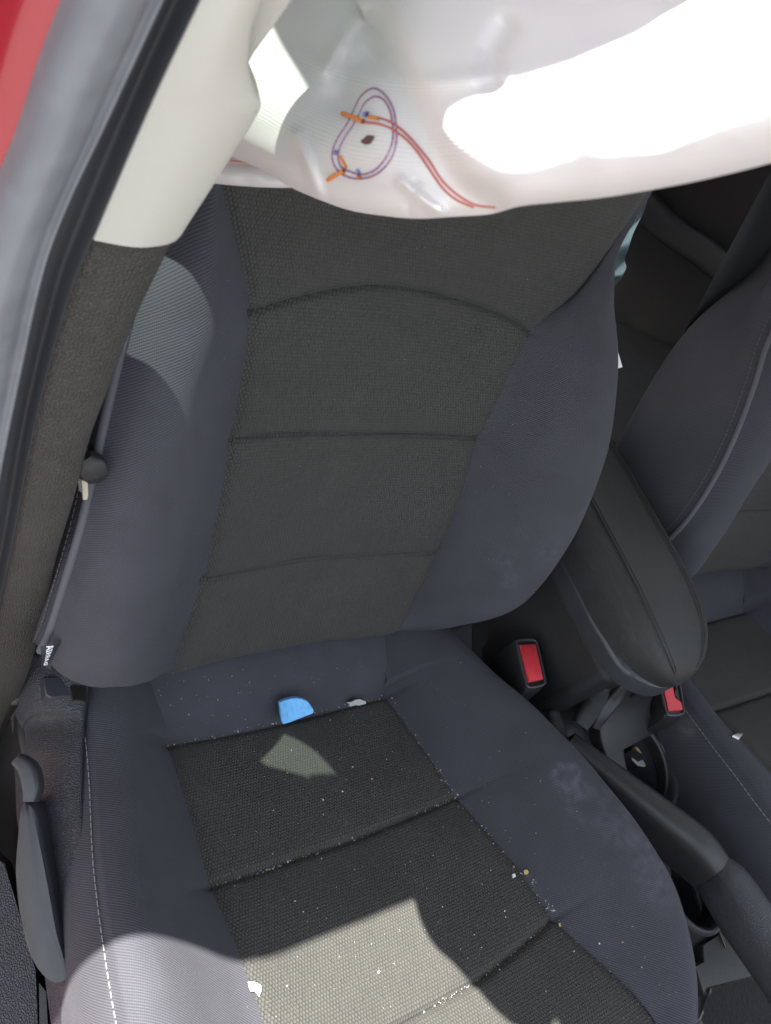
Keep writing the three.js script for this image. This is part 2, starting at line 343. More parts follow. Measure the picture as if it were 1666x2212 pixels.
// marks and dust lie on the cloth itself, at places measured on it
const stains = [];
const mark = (p, r, a, ring = 0, tint = [1, 1, 1.05]) => stains.push({ p, r, a, ring, tint });
function clothTone(base, rough) {
  return p => {
    let k = base * (1 + 0.10 * N3(p.x * 14, p.y * 14, p.z * 14) + 0.07 * N3(p.x * 47, p.y * 47, p.z * 47) + rough * Math.max(0, N3(p.x * 22 + 5, p.y * 22, p.z * 22)));
    const c = [k, k, k];
    for (const s of stains) {
      const d = p.distanceTo(s.p); if (d > s.r * 1.6) continue;
      const w = 0.6 + 0.9 * N3(p.x * 130, p.y * 130, p.z * 130) + 0.5 * N3(p.x * 320, p.y * 320, p.z * 320);
      const f = s.ring ? groove(d / s.r - 1 + 0.35 * N3(p.x * 70, p.y * 70, p.z * 70), s.ring) : smooth(1.25, 0.35, d / s.r);
      for (let i = 0; i < 3; i++) c[i] += 1.5 * s.a * f * Math.max(0, w) * s.tint[i];
    }
    return c.map(q => Math.min(1, q));
  };
}
function stitches(pts, len, r, lift) { // short thread capsules along a polyline of points
  const curve = new THREE.CatmullRomCurve3(pts), total = curve.getLength(), n = Math.floor(total / (len * 1.6)), out = [];
  for (let i = 0; i < n; i++) {
    const t = (i + 0.5) / n, p = curve.getPointAt(t), T = curve.getTangentAt(t);
    const g = new THREE.CapsuleGeometry(r, len, 2, 5); g.applyQuaternion(new THREE.Quaternion().setFromUnitVectors(V(0, 1, 0), T)); g.translate(p.x + lift.x, p.y + lift.y, p.z + lift.z); out.push(g);
  }
  return mergeGeometries(out.map(g => g.toNonIndexed()));
}
const upB = B(0, 0, 1).sub(B(0, 0, 0)), upK = K(0, 0, 1).sub(K(0, 0, 0));
const surfaces = [];
function flipU(g, sd) { if (sd < 0) { const a = g.attributes.uv; for (let i = 0; i < a.count; i++) a.setX(i, -a.getX(i)); } return g; }
function makeSeat(label, dx, fine) {
  const t = thing('front_seat', label, 'car seat', V(dx, -0.3, 0.1));
  const W = p => { p.x += dx; return p; };
  const q = fine ? 1 : 0.45, R = n => Math.max(4, Math.round(n * q));
  const knitTone = clothTone(0.5, 0.1), twillTone = clothTone(0.5, 0.15);
  const add = (...a) => { const m = part(...a); if (fine) surfaces.push(m); return m; };
  const uvd = (p, a, b) => { p.uv = [a, b]; return p; };
  // backrest cloth panels
  for (let k = 0; k < 4; k++) add('backrest_panel', surf((u, v) => {
    let x = lerp(-0.15, 0.15, u), s = 0.3;
    for (let it = 0; it < 4; it++) { s = lerp(bSeams[k](x), bSeams[k + 1](x), v); x = lerp(bIL(s), bIR(s), u); }
    return uvd(W(B(x, s, backPoint(x, s))), x, s);
  }, R(150), R(k == 3 ? 170 : 110), knitTone), M.knit, t);
  for (const sd of [-1, 1]) {
    const flat = [[0, 0], [0, 0], [0, 0], [.004, .008], [.008, .016], [.010, .022], [.010, .022], [.004, .01]];
    const rows = sd > 0 ? BROWS : mirror(BROWS).map((r, i) => r.map((q, j) => fine && j > 3 && flat[i] ? [q[0], q[1], q[2] + flat[i][j - 4]] : q)), edge = sd > 0 ? bIR : bIL;
    const f = (u, v) => {
      const q0 = crPick(rows.map(r => r[0]), v), w = (1 - u) ** 9, p = crPick(rows.map(r => crPick(r, u)), v);
      p[0] += w * (edge(q0[1]) - q0[0]); p[2] += w * (backPoint(edge(q0[1]), q0[1]) - q0[2]);
      p[2] += 0.0025 * N3(p[0] * 14, p[1] * 14, 8.1) * Math.sin(Math.PI * u);
      return W(B(...p));
    };
    add('backrest_bolster', flipU(surf(f, R(90), R(230), twillTone, sd < 0), sd), M.twill, t);
    const side = rows.map(r => { const p = r[5], tp = sd * 0.03 * smooth(0.42, 0.58, p[1]), e = [p[0] + sd * 0.004, p[1], p[2] - 0.035]; return [p, e, [p[0] + sd * 0.002 - tp, p[1], Math.min(-0.07, p[2] - 0.06)], [p[0] - sd * 0.01 - tp * 1.5, p[1], -0.112], [p[0] - sd * 0.05 - tp, p[1], -0.128]]; });
    add('side_panel', flipU(surf(gridFn(side, p => W(B(...p))), R(40), R(120), twillTone, sd < 0), sd), M.twill, t);
    const pip = rows.map(r => r[5]);
    part('piping', tube(Array.from({ length: 40 }, (_, i) => W(B(...crPick(pip, i / 39)))), 0.0036, 120, 8), M.piping, t);
    const st = Array.from({ length: 30 }, (_, i) => { const f2 = crPick(pip, i / 29); return W(B(f2[0] + sd * 0.0028, f2[1], f2[2] - 0.011)); });
    part('stitching', stitches(st, 0.004, 0.0004, V(sd * 0.0008, 0, 0)), M.threadGrey, t, { kind: 'stuff' });
    // cushion bolster
    const cr_ = sd > 0 ? CROWS : mirror(CROWS, narrow).map(r => r.map((q, i) => [q[0], q[1], i && i < 4 && q[1] > 0.03 ? r[0][2] + (q[2] - r[0][2]) * 0.68 : q[2]])), ce = sd > 0 ? cIR : cIL;
    const g = (u, v) => {
      const q0 = bsPick(cr_.map(r => r[0]), v), w = (1 - u) ** 9, p = bsPick(cr_.map(r => crPick(r, u)), v);
      if (q0[1] > 0.05) { p[0] += w * (ce(q0[1]) - q0[0]); p[2] += w * (cushPoint(ce(q0[1]), q0[1]) - q0[2]); }
      p[2] += 0.003 * N3(p[0] * 13, p[1] * 13, 2.1) * Math.sin(Math.PI * u) - 0.0016 * groove(u - 0.622, 0.02) + 0.0012 * groove(u - 0.59, 0.02);
      return W(K(...p));
    };
    add('cushion_bolster', flipU(surf(g, R(110), R(260), twillTone, sd < 0), sd), M.twill, t);
    const ln = Array.from({ length: 60 }, (_, i) => g(0.632, lerp(0.1, 0.95, i / 59)));
    part('stitching', stitches(ln, 0.0046, 0.0006, upK.clone().multiplyScalar(0.001).add(V(sd * 0.0004, 0, 0))), M.thread, t, { kind: 'stuff' });
  }
  // cushion cloth panels
  for (let k = 0; k < 3; k++) add('cushion_panel', surf((u, v) => {
    let x = lerp(-0.15, 0.15, u), s = 0.3;
    for (let it = 0; it < 4; it++) { s = lerp(cSeams[k](x), cSeams[k + 1](x), v); x = lerp(cIL(s), cIR(s), u); }
    return uvd(W(K(x, s, cushPoint(x, s))), x + 0.013, s);
  }, R(150), R(90), knitTone), M.knit, t);
  add('rear_band', surf((u, v) => {
    const s0 = cSeams[0](lerp(-0.146, 0.1426, u)), rowsN = [[s0 + 0.001, cushPoint(lerp(-0.146, 0.1426, u), s0 + 0.001)], [s0 - 0.012, 0.004], [s0 - 0.035, 0.030], [s0 - 0.07, 0.052], [s0 - 0.11, 0.06]];
    const qd = crPick(rowsN, v), x = lerp(lerp(-0.1462, -0.165, v), lerp(0.1426, 0.158, v), u);
    return W(K(x, qd[0], qd[1] + 0.003 * N3(x * 12, qd[0] * 12, 3.3)));
  }, R(120), R(50), twillTone), M.twill, t);
  // seam threads across the panels
  for (let i = 1; i < 4; i++) {
    const pts = Array.from({ length: 24 }, (_, j) => { let x = lerp(-0.15, 0.15, j / 23), s = bSeams[i](x); x = lerp(bIL(s), bIR(s), lerp(0.02, 0.98, j / 23)); s = bSeams[i](x) + 0.0035; return W(B(x, s, backPoint(x, s))); });
    part('stitching', stitches(pts, 0.0028, 0.00045, upB.clone().multiplyScalar(0.0004)), M.threadDark, t, { kind: 'stuff' });
  }
  // shell, frame and base that carry the cloth
  const rear = s => [[-0.235, s, -0.128], [-0.12, s, -0.142], [0, s, -0.146], [0.12, s, -0.142], [0.235, s, -0.128]];
  part('back_shell', surf(gridFn([0.05, 0.2, 0.4, 0.6, 0.74].map(rear), p => W(B(...p))), R(20), R(20), null, true), M.dark, t);
  part('seat_frame', [box(0.44, 0.09, 0.44, 0.02, W(K(0, 0.27, -0.1)), [-TH, 0, 0]), box(0.4, 0.1, 0.07, 0.02, W(B(0, 0.09, -0.08)), [-PHI, 0, 0])], M.plastic, t);
  part('seat_rail', [box(0.04, 0.08, 0.5, 0.01, W(V(-0.2, -0.25, 0.2))), box(0.04, 0.08, 0.5, 0.01, W(V(0.2, -0.25, 0.2)))], M.black, t);
  return t;
}
// worn marks on the passenger bolster and the driver cushion, as the cloth shows them
{
  const c = (x, y, n) => K(...cu(x, y, n));
  mark(c(1222, 1678, .085), 0.014, 0.30, 0.35); mark(c(1215, 1760, .085), 0.012, 0.22, 0.4); mark(c(1178, 1775, .08), 0.008, 0.16, 0.4); mark(c(1275, 1745, .085), 0.017, 0.12, 0.4);
  for (const [x, y, r, a] of [[1195, 1560, .012, .2], [1250, 1640, .012, .24], [1285, 1680, .014, .22], [1310, 1720, .016, .28], [1345, 1775, .018, .24], [1375, 1830, .02, .22], [1400, 1880, .022, .18], [1420, 1930, .02, .12], [1240, 1700, .02, .14], [1330, 1800, .02, .14], [1110, 1490, .01, .2], [985, 1412, .008, .26], [1000, 1425, .008, .2], [1000, 1640, .012, .14], [1020, 1650, .01, .14], [1060, 1560, .008, .12], [1200, 1900, .03, .05], [1090, 1700, .03, .05]]) mark(c(x, y, .085), r, a);
  for (const [x, y, r, a] of [[560, 1560, .012, .12], [530, 1575, .012, .1], [730, 1395, .01, .06]]) mark(c(x, y, .02), r, a, 0, [1.1, 1.05, 0.9]);
  for (const [x, y, r, a] of [[535, 1590, .012, .16], [525, 1612, .009, .12]]) mark(c(x, y, .0), r, a, 0, [1.2, 1, 0.8]);
  const b = (x, y, n) => B(...bk(x, y, n));
  for (const [x, y, r, a] of [[1090, 1220, .025, .12], [1070, 1190, .02, .1], [1130, 1160, .016, .08], [1100, 1255, .015, .1], [1180, 1180, .03, .1], [1230, 1100, .02, .08], [1200, 1220, .025, .08]]) mark(b(x, y, .07), r, a);
  for (const [x, y] of [[1300, 470], [1200, 400]]) mark(b(x, y, 0), 0.02, 0.03);
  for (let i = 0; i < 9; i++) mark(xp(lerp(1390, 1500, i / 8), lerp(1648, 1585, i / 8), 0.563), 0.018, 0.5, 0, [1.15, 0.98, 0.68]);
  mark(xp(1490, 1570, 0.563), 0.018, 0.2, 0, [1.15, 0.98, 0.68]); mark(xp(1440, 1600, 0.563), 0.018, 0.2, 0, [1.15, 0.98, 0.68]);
}
const seat = makeSeat('dark cloth front seat in the middle with crumbs on its cushion', 0, true);
const driverSeat = makeSeat('dark cloth seat at the right edge, beyond the padded armrest', 0.83, false);
// plastic side cover, recline lever and hinge trim of the near seat
const coverIn = [[188, 1470], [187, 1510], [182, 1560], [180, 1620], [180, 1700], [183, 1800], [190, 1850], [205, 1970], [225, 2120], [250, 2260]];
const coverOut = [[55, 1490], [62, 1530], [68, 1560], [66, 1600], [68, 1650], [72, 1720], [88, 1790], [118, 1940], [142, 2100], [165, 2260]];
{
  const yIn = fnOf([[1470, .055], [1560, .05], [1700, .048], [1850, .055], [2120, .06], [2260, .06]]), yOut = fnOf([[1490, .02], [1600, .0], [1800, .0], [2100, .01], [2260, .01]]);
  const a = fnOf(coverIn.map(p => [p[1], p[0]])), b = fnOf(coverOut.map(p => [p[1], p[0]]));
  const cover = surf((u, v) => {
    const py = lerp(1425, 2260, v), A = yp(a(py), py, yIn(py)), C = yp(b(py), py, yOut(py));
    const cols = [[A.x + 0.012, A.y - 0.05, A.z], [A.x + 0.002, A.y - 0.004, A.z], [A.x * 0.72 + C.x * 0.28, lerp(A.y, C.y, 0.2) + 0.007, lerp(A.z, C.z, 0.28)], [lerp(A.x, C.x, 0.7), lerp(A.y, C.y, 0.62) + 0.008, lerp(A.z, C.z, 0.7)], [C.x, C.y, C.z], [C.x - 0.006, C.y - 0.06, C.z + 0.005]];
    const q = crPick(cols, u), step = smooth(1544, 1552, py) * smooth(1640, 1556, py);
    return V(q[0], q[1] - 0.010 * step * smooth(0.15, 0.6, u), q[2]);
  }, 40, 160, null, true);
  part('side_cover', cover, M.grain, seat);
  part('cover_cap', slab([[92, 1462], [152, 1462], [152, 1503], [110, 1507], [99, 1500]].map(p => yp(...p, 0.052)), V(0, -0.02, 0), 0.04), M.smooth, seat);
  part('hinge_gap', slab([[152, 1480], [186, 1480], [186, 1513], [158, 1510]].map(p => yp(...p, 0.056)), V(0, -0.02, 0)), M.black, seat);
  const o = V(-0.31, 0.02, 0.15), nn = V(-0.55, 0.83, 0.1).normalize(), lp = p => onPlane(p[0], p[1], o, nn);
  const lever = [[48, 1722], [70, 1738], [86, 1800], [106, 1900], [130, 2030], [149, 2104], [146, 2124], [122, 2134], [94, 2118], [64, 2072], [42, 1990], [30, 1890], [34, 1810]];
  const smoothLoop = new THREE.CatmullRomCurve3(lever.map(lp), true, 'centripetal').getPoints(70);
  const lv = part('recline_lever', slab(smoothLoop.slice(0, -1), nn.clone().multiplyScalar(-0.03), 0.08), M.smooth, seat);
  part('height_knob', sweep([[40, 1640], [62, 1660], [72, 1700], [68, 1732]].map(lp), [[.006, .008], [.008, .01], [.008, .01], [.006, .008]], nn, 30), M.smooth, seat);
  part('side_skirt', [box(0.02, 0.4, 0.9, 0.008, V(-0.272, -0.22, 0.12)), box(0.05, 0.3, 0.3, 0.01, V(-0.265, -0.15, -0.20))], M.black, seat);
  // inner hinge trim
  part('hinge_cover', slab([[955, 1368], [1022, 1345], [1022, 1425], [990, 1412]].map(p => yp(...p, 0.06)), V(0.0, -0.08, -0.02), 0.05), M.smooth, seat);
  part('hinge_bracket', slab([[1022, 1338], [1055, 1325], [1054, 1385], [1042, 1400], [1042, 1450], [1018, 1440]].map(p => yp(...p, 0.05)), V(0.0, -0.1, 0), 0.02), M.plastic, seat);
  // printed tag on the seam
  const cv = document.createElement('canvas'); cv.width = 256; cv.height = 128; const cx = cv.getContext('2d');
  cx.fillStyle = '#25272b'; cx.fillRect(0, 0, 256, 128); cx.fillStyle = '#e6eef2'; cx.font = 'bold 62px sans-serif'; cx.textAlign = 'center'; cx.textBaseline = 'middle'; cx.fillText('AIRBAG', 128, 70);
  const tt = new THREE.CanvasTexture(cv); tt.colorSpace = THREE.SRGBColorSpace;
  const P = [[133, 1378], [109, 1447], [90, 1443], [87, 1396]].map(p => B(...bk(p[0], p[1], 0.05)));  // right-top, right-bottom, left-bottom, left-top
  const tagGeo = surf((u, v) => { const p = P[0].clone().lerp(P[1], u).lerp(P[3].clone().lerp(P[2], u), 1 - v); p.addScaledVector(upB, 0.002 * Math.sin(u * 4 + v * 2)); p.uv = [u, v]; return p; }, 10, 6);
  part('airbag_tag', tagGeo, std({ map: tt, roughness: 0.7 }), seat, { label: 'black fabric tag reading AIRBAG in the side seam' });
}
// seat belt fittings beside the near seat
{
  const p0 = B(...bk(190, 1030, 0.07));
  const t = thing('seat_belt_tongue', 'black seat belt tongue with cream webbing hanging between the pillar and the seat', 'seat belt', p0);
  part('webbing', slab([[176, 1020], [189, 1020], [191, 1079], [180, 1080]].map(p => B(...bk(p[0], p[1], 0.066))), upB.clone().multiplyScalar(-0.003)), M.cream, t);
  part('grip', sweep([[180, 985], [190, 1000], [202, 1018], [206, 1034]].map(p => B(...bk(p[0], p[1], 0.074))), [[.005, .005], [.010, .007], [.010, .007], [.006, .005]], upB, 20), M.plastic, t);
  part('metal_plate', slab([[168, 1034], [175, 1032], [177, 1064], [171, 1060]].map(p => B(...bk(p[0], p[1], 0.064))), upB.clone().multiplyScalar(-0.003)), M.steel, t);
}

// ------------------------------------------------------------------ door pillar, its seal and the red body
const ZP = -0.055;
const poly = pts => fnOf(pts.map(p => [p[1], p[0]]));
const eSeal = poly([[205, -100], [165, 0], [105, 150], [45, 330], [0, 440], [-60, 640], [-110, 900], [-140, 1200], [-160, 1750]]);
const eRidge = poly([[392, -100], [345, 0], [225, 260], [150, 420], [98, 560], [45, 800], [5, 1000], [-30, 1200], [-80, 1750]]);
const eChan = poly([[478, -100], [430, 0], [335, 200], [200, 515], [150, 640], [80, 900], [30, 1160], [-5, 1330], [-70, 1750]]);
const eTrim = poly([[728, -100], [680, 0], [620, 88], [552, 182], [566, 215], [566, 235], [480, 375], [390, 515], [340, 612], [300, 695], [240, 850], [200, 955], [165, 1085], [130, 1200], [100, 1330], [75, 1430], [20, 1580], [-40, 1750]]);
const col3 = (px, py, dz) => { const p = zp(px, py, ZP); return [p.x, p.y, p.z + (dz || 0)]; };
function pillarStrip(y0, y1, fn, nu, nv) { return surf((u, v) => { const py = lerp(y0, y1, v); const q = crPick(fn(py), u); return V(q[0], q[1], q[2]); }, nu, nv, null, true); }
{
  const t = thing('door_pillar', 'pillar with pale beige trim above textured dark grey trim, left of the near seat', 'car pillar', V(-0.33, -0.3, -0.1));
  const face = (py, e0) => {
    const a = eChan(py), b = e0, A = col3(a, py), Bq = col3(b, py), w = Bq[0] - A[0];
    return [[A[0] - 0.001, A[1] - 0.002, A[2] - 0.02], [A[0], A[1], A[2] - 0.001], [A[0] + w * 0.08, A[1] + (Bq[1] - A[1]) * 0.08, A[2] + 0.002], [A[0] + w * 0.5, (A[1] + Bq[1]) / 2, A[2] + 0.006], [A[0] + w * 0.9, A[1] + (Bq[1] - A[1]) * 0.9, A[2] + 0.003], [Bq[0], Bq[1], Bq[2] - 0.004], [Bq[0] + 0.002, Bq[1], Bq[2] - 0.03], [Bq[0] - 0.002, Bq[1], Bq[2] - 0.10], [Bq[0] - 0.03, Bq[1], Bq[2] - 0.114]];
  };
  const main = fnOf([[-100, 598], [0, 566], [60, 548], [110, 541], [150, 541], [182, 552], [212, 565], [235, 566], [375, 480], [470, 419], [505, 396], [512, 389]]);
  const upper = part('upper_trim', pillarStrip(-100, 515, py => face(py, py > 170 ? Math.min(main(py), eTrim(py)) : main(py)), 50, 160), M.beige, t, { label: 'pale beige upper pillar trim' });
  // recessed belt guide wing behind the trim edge
  part('belt_recess', pillarStrip(-100, 190, py => { const a = col3(main(py) - 12, py, -0.008), b = col3(Math.max(eTrim(py), main(py) - 4), py, -0.012), w = b[0] - a[0]; return [a, [a[0] + w * 0.25, lerp(a[1], b[1], .25), a[2] - 0.006], [a[0] + w * 0.8, lerp(a[1], b[1], .8), a[2] - 0.004], [b[0], b[1], b[2] - 0.006], [b[0], b[1], b[2] - 0.06], [b[0] - 0.03, b[1], b[2] - 0.075]]; }, 30, 60), M.beige, upper);
  part('lower_trim', pillarStrip(519, 1750, py => { const q = face(py, eTrim(py)); return q.map((p, i) => [p[0], p[1], p[2] - 0.004]); }, 50, 220), M.lowerTrim, t, { label: 'dark grey grained lower pillar trim' });
  part('pillar_core', pillarStrip(-100, 1750, py => { const a = col3(eSeal(py) + 20, py, -0.02), b = col3(eTrim(py) - 30, py, -0.03); return [a, b, [b[0], b[1], -0.14], [a[0], a[1], -0.14], a]; }, 24, 40), M.rubberDark, t);
  const s = thing('door_seal', 'thick grey rubber door seal running down along the pillar', 'door seal', V(-0.37, -0.3, -0.05));
  part('bulb', pillarStrip(-100, 1750, py => { const a = col3(eSeal(py), py), b = col3(eRidge(py), py), w = b[0] - a[0], h = b[1] - a[1]; return [[a[0], a[1], a[2] - 0.02], [a[0] + w * .02, a[1], a[2]], [a[0] + w * .3, a[1] + h * .3, a[2] + 0.010], [a[0] + w * .62, a[1] + h * .62, a[2] + 0.009], [a[0] + w * .82, a[1] + h * .82, a[2] + 0.004], [a[0] + w * .93, a[1] + h * .93, a[2] + 0.006], [b[0], b[1], b[2] + 0.001], [b[0] + 0.001, b[1], b[2] - 0.02]]; }, 40, 90), M.rubber, s);
  part('lip', pillarStrip(-100, 1750, py => { const a = col3(eRidge(py), py), b = col3(eChan(py), py), w = b[0] - a[0], h = b[1] - a[1]; return [[a[0] - 0.001, a[1], a[2] - 0.004], [a[0] + w * .35, a[1] + h * .35, a[2] - 0.006], [a[0] + w * .8, a[1] + h * .8, a[2] - 0.010], [b[0], b[1], b[2] + 0.0005], [b[0] + 0.002, b[1], b[2] - 0.02]]; }, 24, 90), M.rubberDark.clone(), s);
  s.children[1].material.color.setRGB(0.04, 0.044, 0.05);
  const r = thing('car_body', 'glossy red painted body edge at the top left corner', 'car body', V(-0.4, -0.3, -0.08));
  part('pillar_skin', pillarStrip(-100, 1750, py => { const a = col3(eSeal(py) + 10, py, -0.012); const k = py; return [a, [a[0] - 0.012, a[1], a[2] - 0.004], [a[0] - 0.03, a[1] + 0.004, a[2] - 0.003], [a[0] - 0.045, a[1], a[2] - 0.012], [a[0] - 0.075, a[1], a[2] - 0.05], [a[0] - 0.09, a[1], a[2] - 0.16]]; }, 40, 80), M.paint, r);
  // roof, rails, far side and rear of the cabin that shade the seats
  const roof = surf((u, v) => { const x = lerp(-0.275, 1.15, u), z = lerp(-1.6, 0.5, v); return V(x, 1.05 + 0.03 * Math.sin(Math.PI * u) - 0.05 * (1 - Math.sin(Math.PI * v)), z); }, 20, 20);
  part('roof_skin', [roof, roof.clone().translate(0, 0.03, 0)], M.paint, r);
  part('roof_rail', [tube([V(-0.2, 1.0, 0.5), V(-0.2, 1.02, 0.2), V(-0.2, 1.02, -0.02), V(-0.222, 1.02, -0.055), V(-0.272, 1.02, -0.085), V(-0.314, 1.02, -0.115), V(-0.325, 1.02, -0.16), V(-0.325, 1.02, -0.3), V(-0.31, 1.01, -0.8), V(-0.3, 0.98, -1.5)], 0.052, 140, 12), tube([V(1.15, 1.0, 0.5), V(1.15, 1.03, -0.2), V(1.18, 0.98, -1.5)], 0.04, 30, 10)], M.paint, r);
  part('upper_pillar', tube([V(-0.3, 0.72, -0.13), V(-0.26, 0.88, -0.15), V(-0.2, 1.03, -0.16)], 0.045, 20, 10), M.beige, r);
  part('side_glass', slab([[0.42, -0.19], [0.97, -0.19], [0.95, -0.9], [0.42, -0.95]].map(p => V(-0.385 + 0.06 * (p[0] - 0.42), p[0], p[1])), V(-0.004, 0, 0)), M.sideGlass, r);
  part('headliner', roof.clone().translate(0, -0.012, 0), M.head, r);
  part('side_sill', [box(0.12, 0.16, 2.4, 0.03, V(-0.42, -0.28, -0.2))], M.paint, r);
}
{ // rear door standing open, hinged on the pillar
  const t = thing('rear_door', 'red rear door standing open behind the pillar', 'car door', V(-0.42, -0.3, -0.15));
  const skin = [[-0.45, -0.25], [-0.45, 0.55], [-1.18, 0.5], [-1.22, 0.3], [-1.1, -0.25]].map(p => V(p[0], p[1], -0.15));
  part('door_panel', slab(skin, V(0, 0, -0.09), 0.02), M.paint, t);
  part('door_frame', [tube([V(-0.42, 0.5, -0.17), V(-0.40, 0.75, -0.155), V(-0.36, 0.94, -0.14), V(-0.34, 0.972, -0.13), V(-0.40, 0.975, -0.128), V(-0.48, 0.973, -0.128), V(-0.53, 0.97, -0.128), V(-0.552, 0.91, -0.128), V(-0.60, 0.862, -0.128), V(-0.68, 0.80, -0.13), V(-0.92, 0.66, -0.15), V(-1.15, 0.5, -0.19)].map(p => p.add(V(0, 0, -0.005))), 0.032, 160, 8)], M.paint, t);
  part('window_glass', slab([[-0.41, 0.5], [-0.36, 0.95], [-0.53, 0.97], [-0.56, 0.88], [-0.68, 0.80], [-0.92, 0.66], [-1.15, 0.48]].map(p => V(p[0], p[1], -0.135 - 0.05 * smooth(0.95, 0.5, p[1]))), V(0, 0, -0.004)), M.tint, t);
}
// ------------------------------------------------------------------ cabin behind the seats
{
  const d = thing('far_door', 'dark trim of the far rear door with a lighter armrest ledge', 'car door', V(1.2, -0.3, -0.6));
  part('trim_panel', surf((u, v) => { const z = lerp(-1.6, 0.6, u), y = lerp(-0.3, 0.62, v); return V(1.22 + 0.02 * Math.sin(v * 5) + 0.008 * Math.sin(z * 40) * smooth(.5, 0.2, v), y, z); }, 60, 30), M.panel, d);
  part('armrest', sweep([[1330, 350], [1385, 430], [1440, 490], [1540, 560], [1640, 650]].map(p => xp(p[0], p[1], 1.17)), [[.01, .015], [.022, .03], [.022, .03], [.022, .03], [.02, .03]], V(0, 1, 0), 40), std({ color: L(0.02, 0.022, 0.026), roughness: 0.5 }), d);
  const r = thing('rear_seat', 'dark rear seat bench beyond the gap between the front seats', 'car seat', V(0.5, -0.3, -0.9));
  const edge = [[1200, 630], [1335, 697], [1440, 747], [1560, 800]];
  part('cushion', surf((u, v) => { const e = crPick(edge, u), p = xp(e[0], e[1], 1.19), f = xp(e[0], e[1] + 260, 0.95); return p.lerp(f, v).addScaledVector(V(0, 1, 0), 0.02 * Math.sin(Math.PI * v)); }, 20, 20), M.rearCloth, r);
  part('backrest', slab([V(-0.3, 0.0, -1.0), V(1.2, 0.0, -1.0), V(1.2, 0.72, -1.3), V(-0.3, 0.72, -1.3)], V(0, 0, -0.15)), M.dark, r);
  struct('firewall', new THREE.BoxGeometry(1.6, 0.75, 0.06).translate(0.47, 0.05, 1.05), M.panel);
}
{ // torn pale sheet and a paper tag behind the near seat
  const a = [[1392, 405], [1400, 420], [1392, 455], [1370, 500], [1358, 535], [1350, 560], [1353, 578], [1342, 600], [1332, 615]], b = [[1360, 405], [1360, 430], [1350, 465], [1330, 505], [1322, 535], [1318, 560], [1318, 580], [1318, 602], [1322, 618]];
  const g = surf((u, v) => { const p = crPick(a, v), q = crPick(b, v), n = -0.045 + 0.006 * Math.sin(v * 17 + u * 3) - 0.02 * (1 - u); const r = bk(lerp(q[0], p[0], u), lerp(q[1], p[1], u), n); return B(...r); }, 12, 50);
  tag(part('torn_sheet', [g, g.clone().translate(0.001, -0.001, -0.003)], std({ color: L(0.36, 0.5, 0.52), map: speck, roughness: 0.8 }), null), 'torn pale blue sheet hanging behind the upper right edge of the near seat', 'fabric scrap');
  tag(part('paper_tag', slab([[1322, 755], [1336, 762], [1345, 793], [1322, 800]].map(p => B(...bk(p[0], p[1], -0.06))), upB.clone().multiplyScalar(-0.002)), M.white, null), 'small white tag sticking out behind the right side of the near seat', 'tag');
}
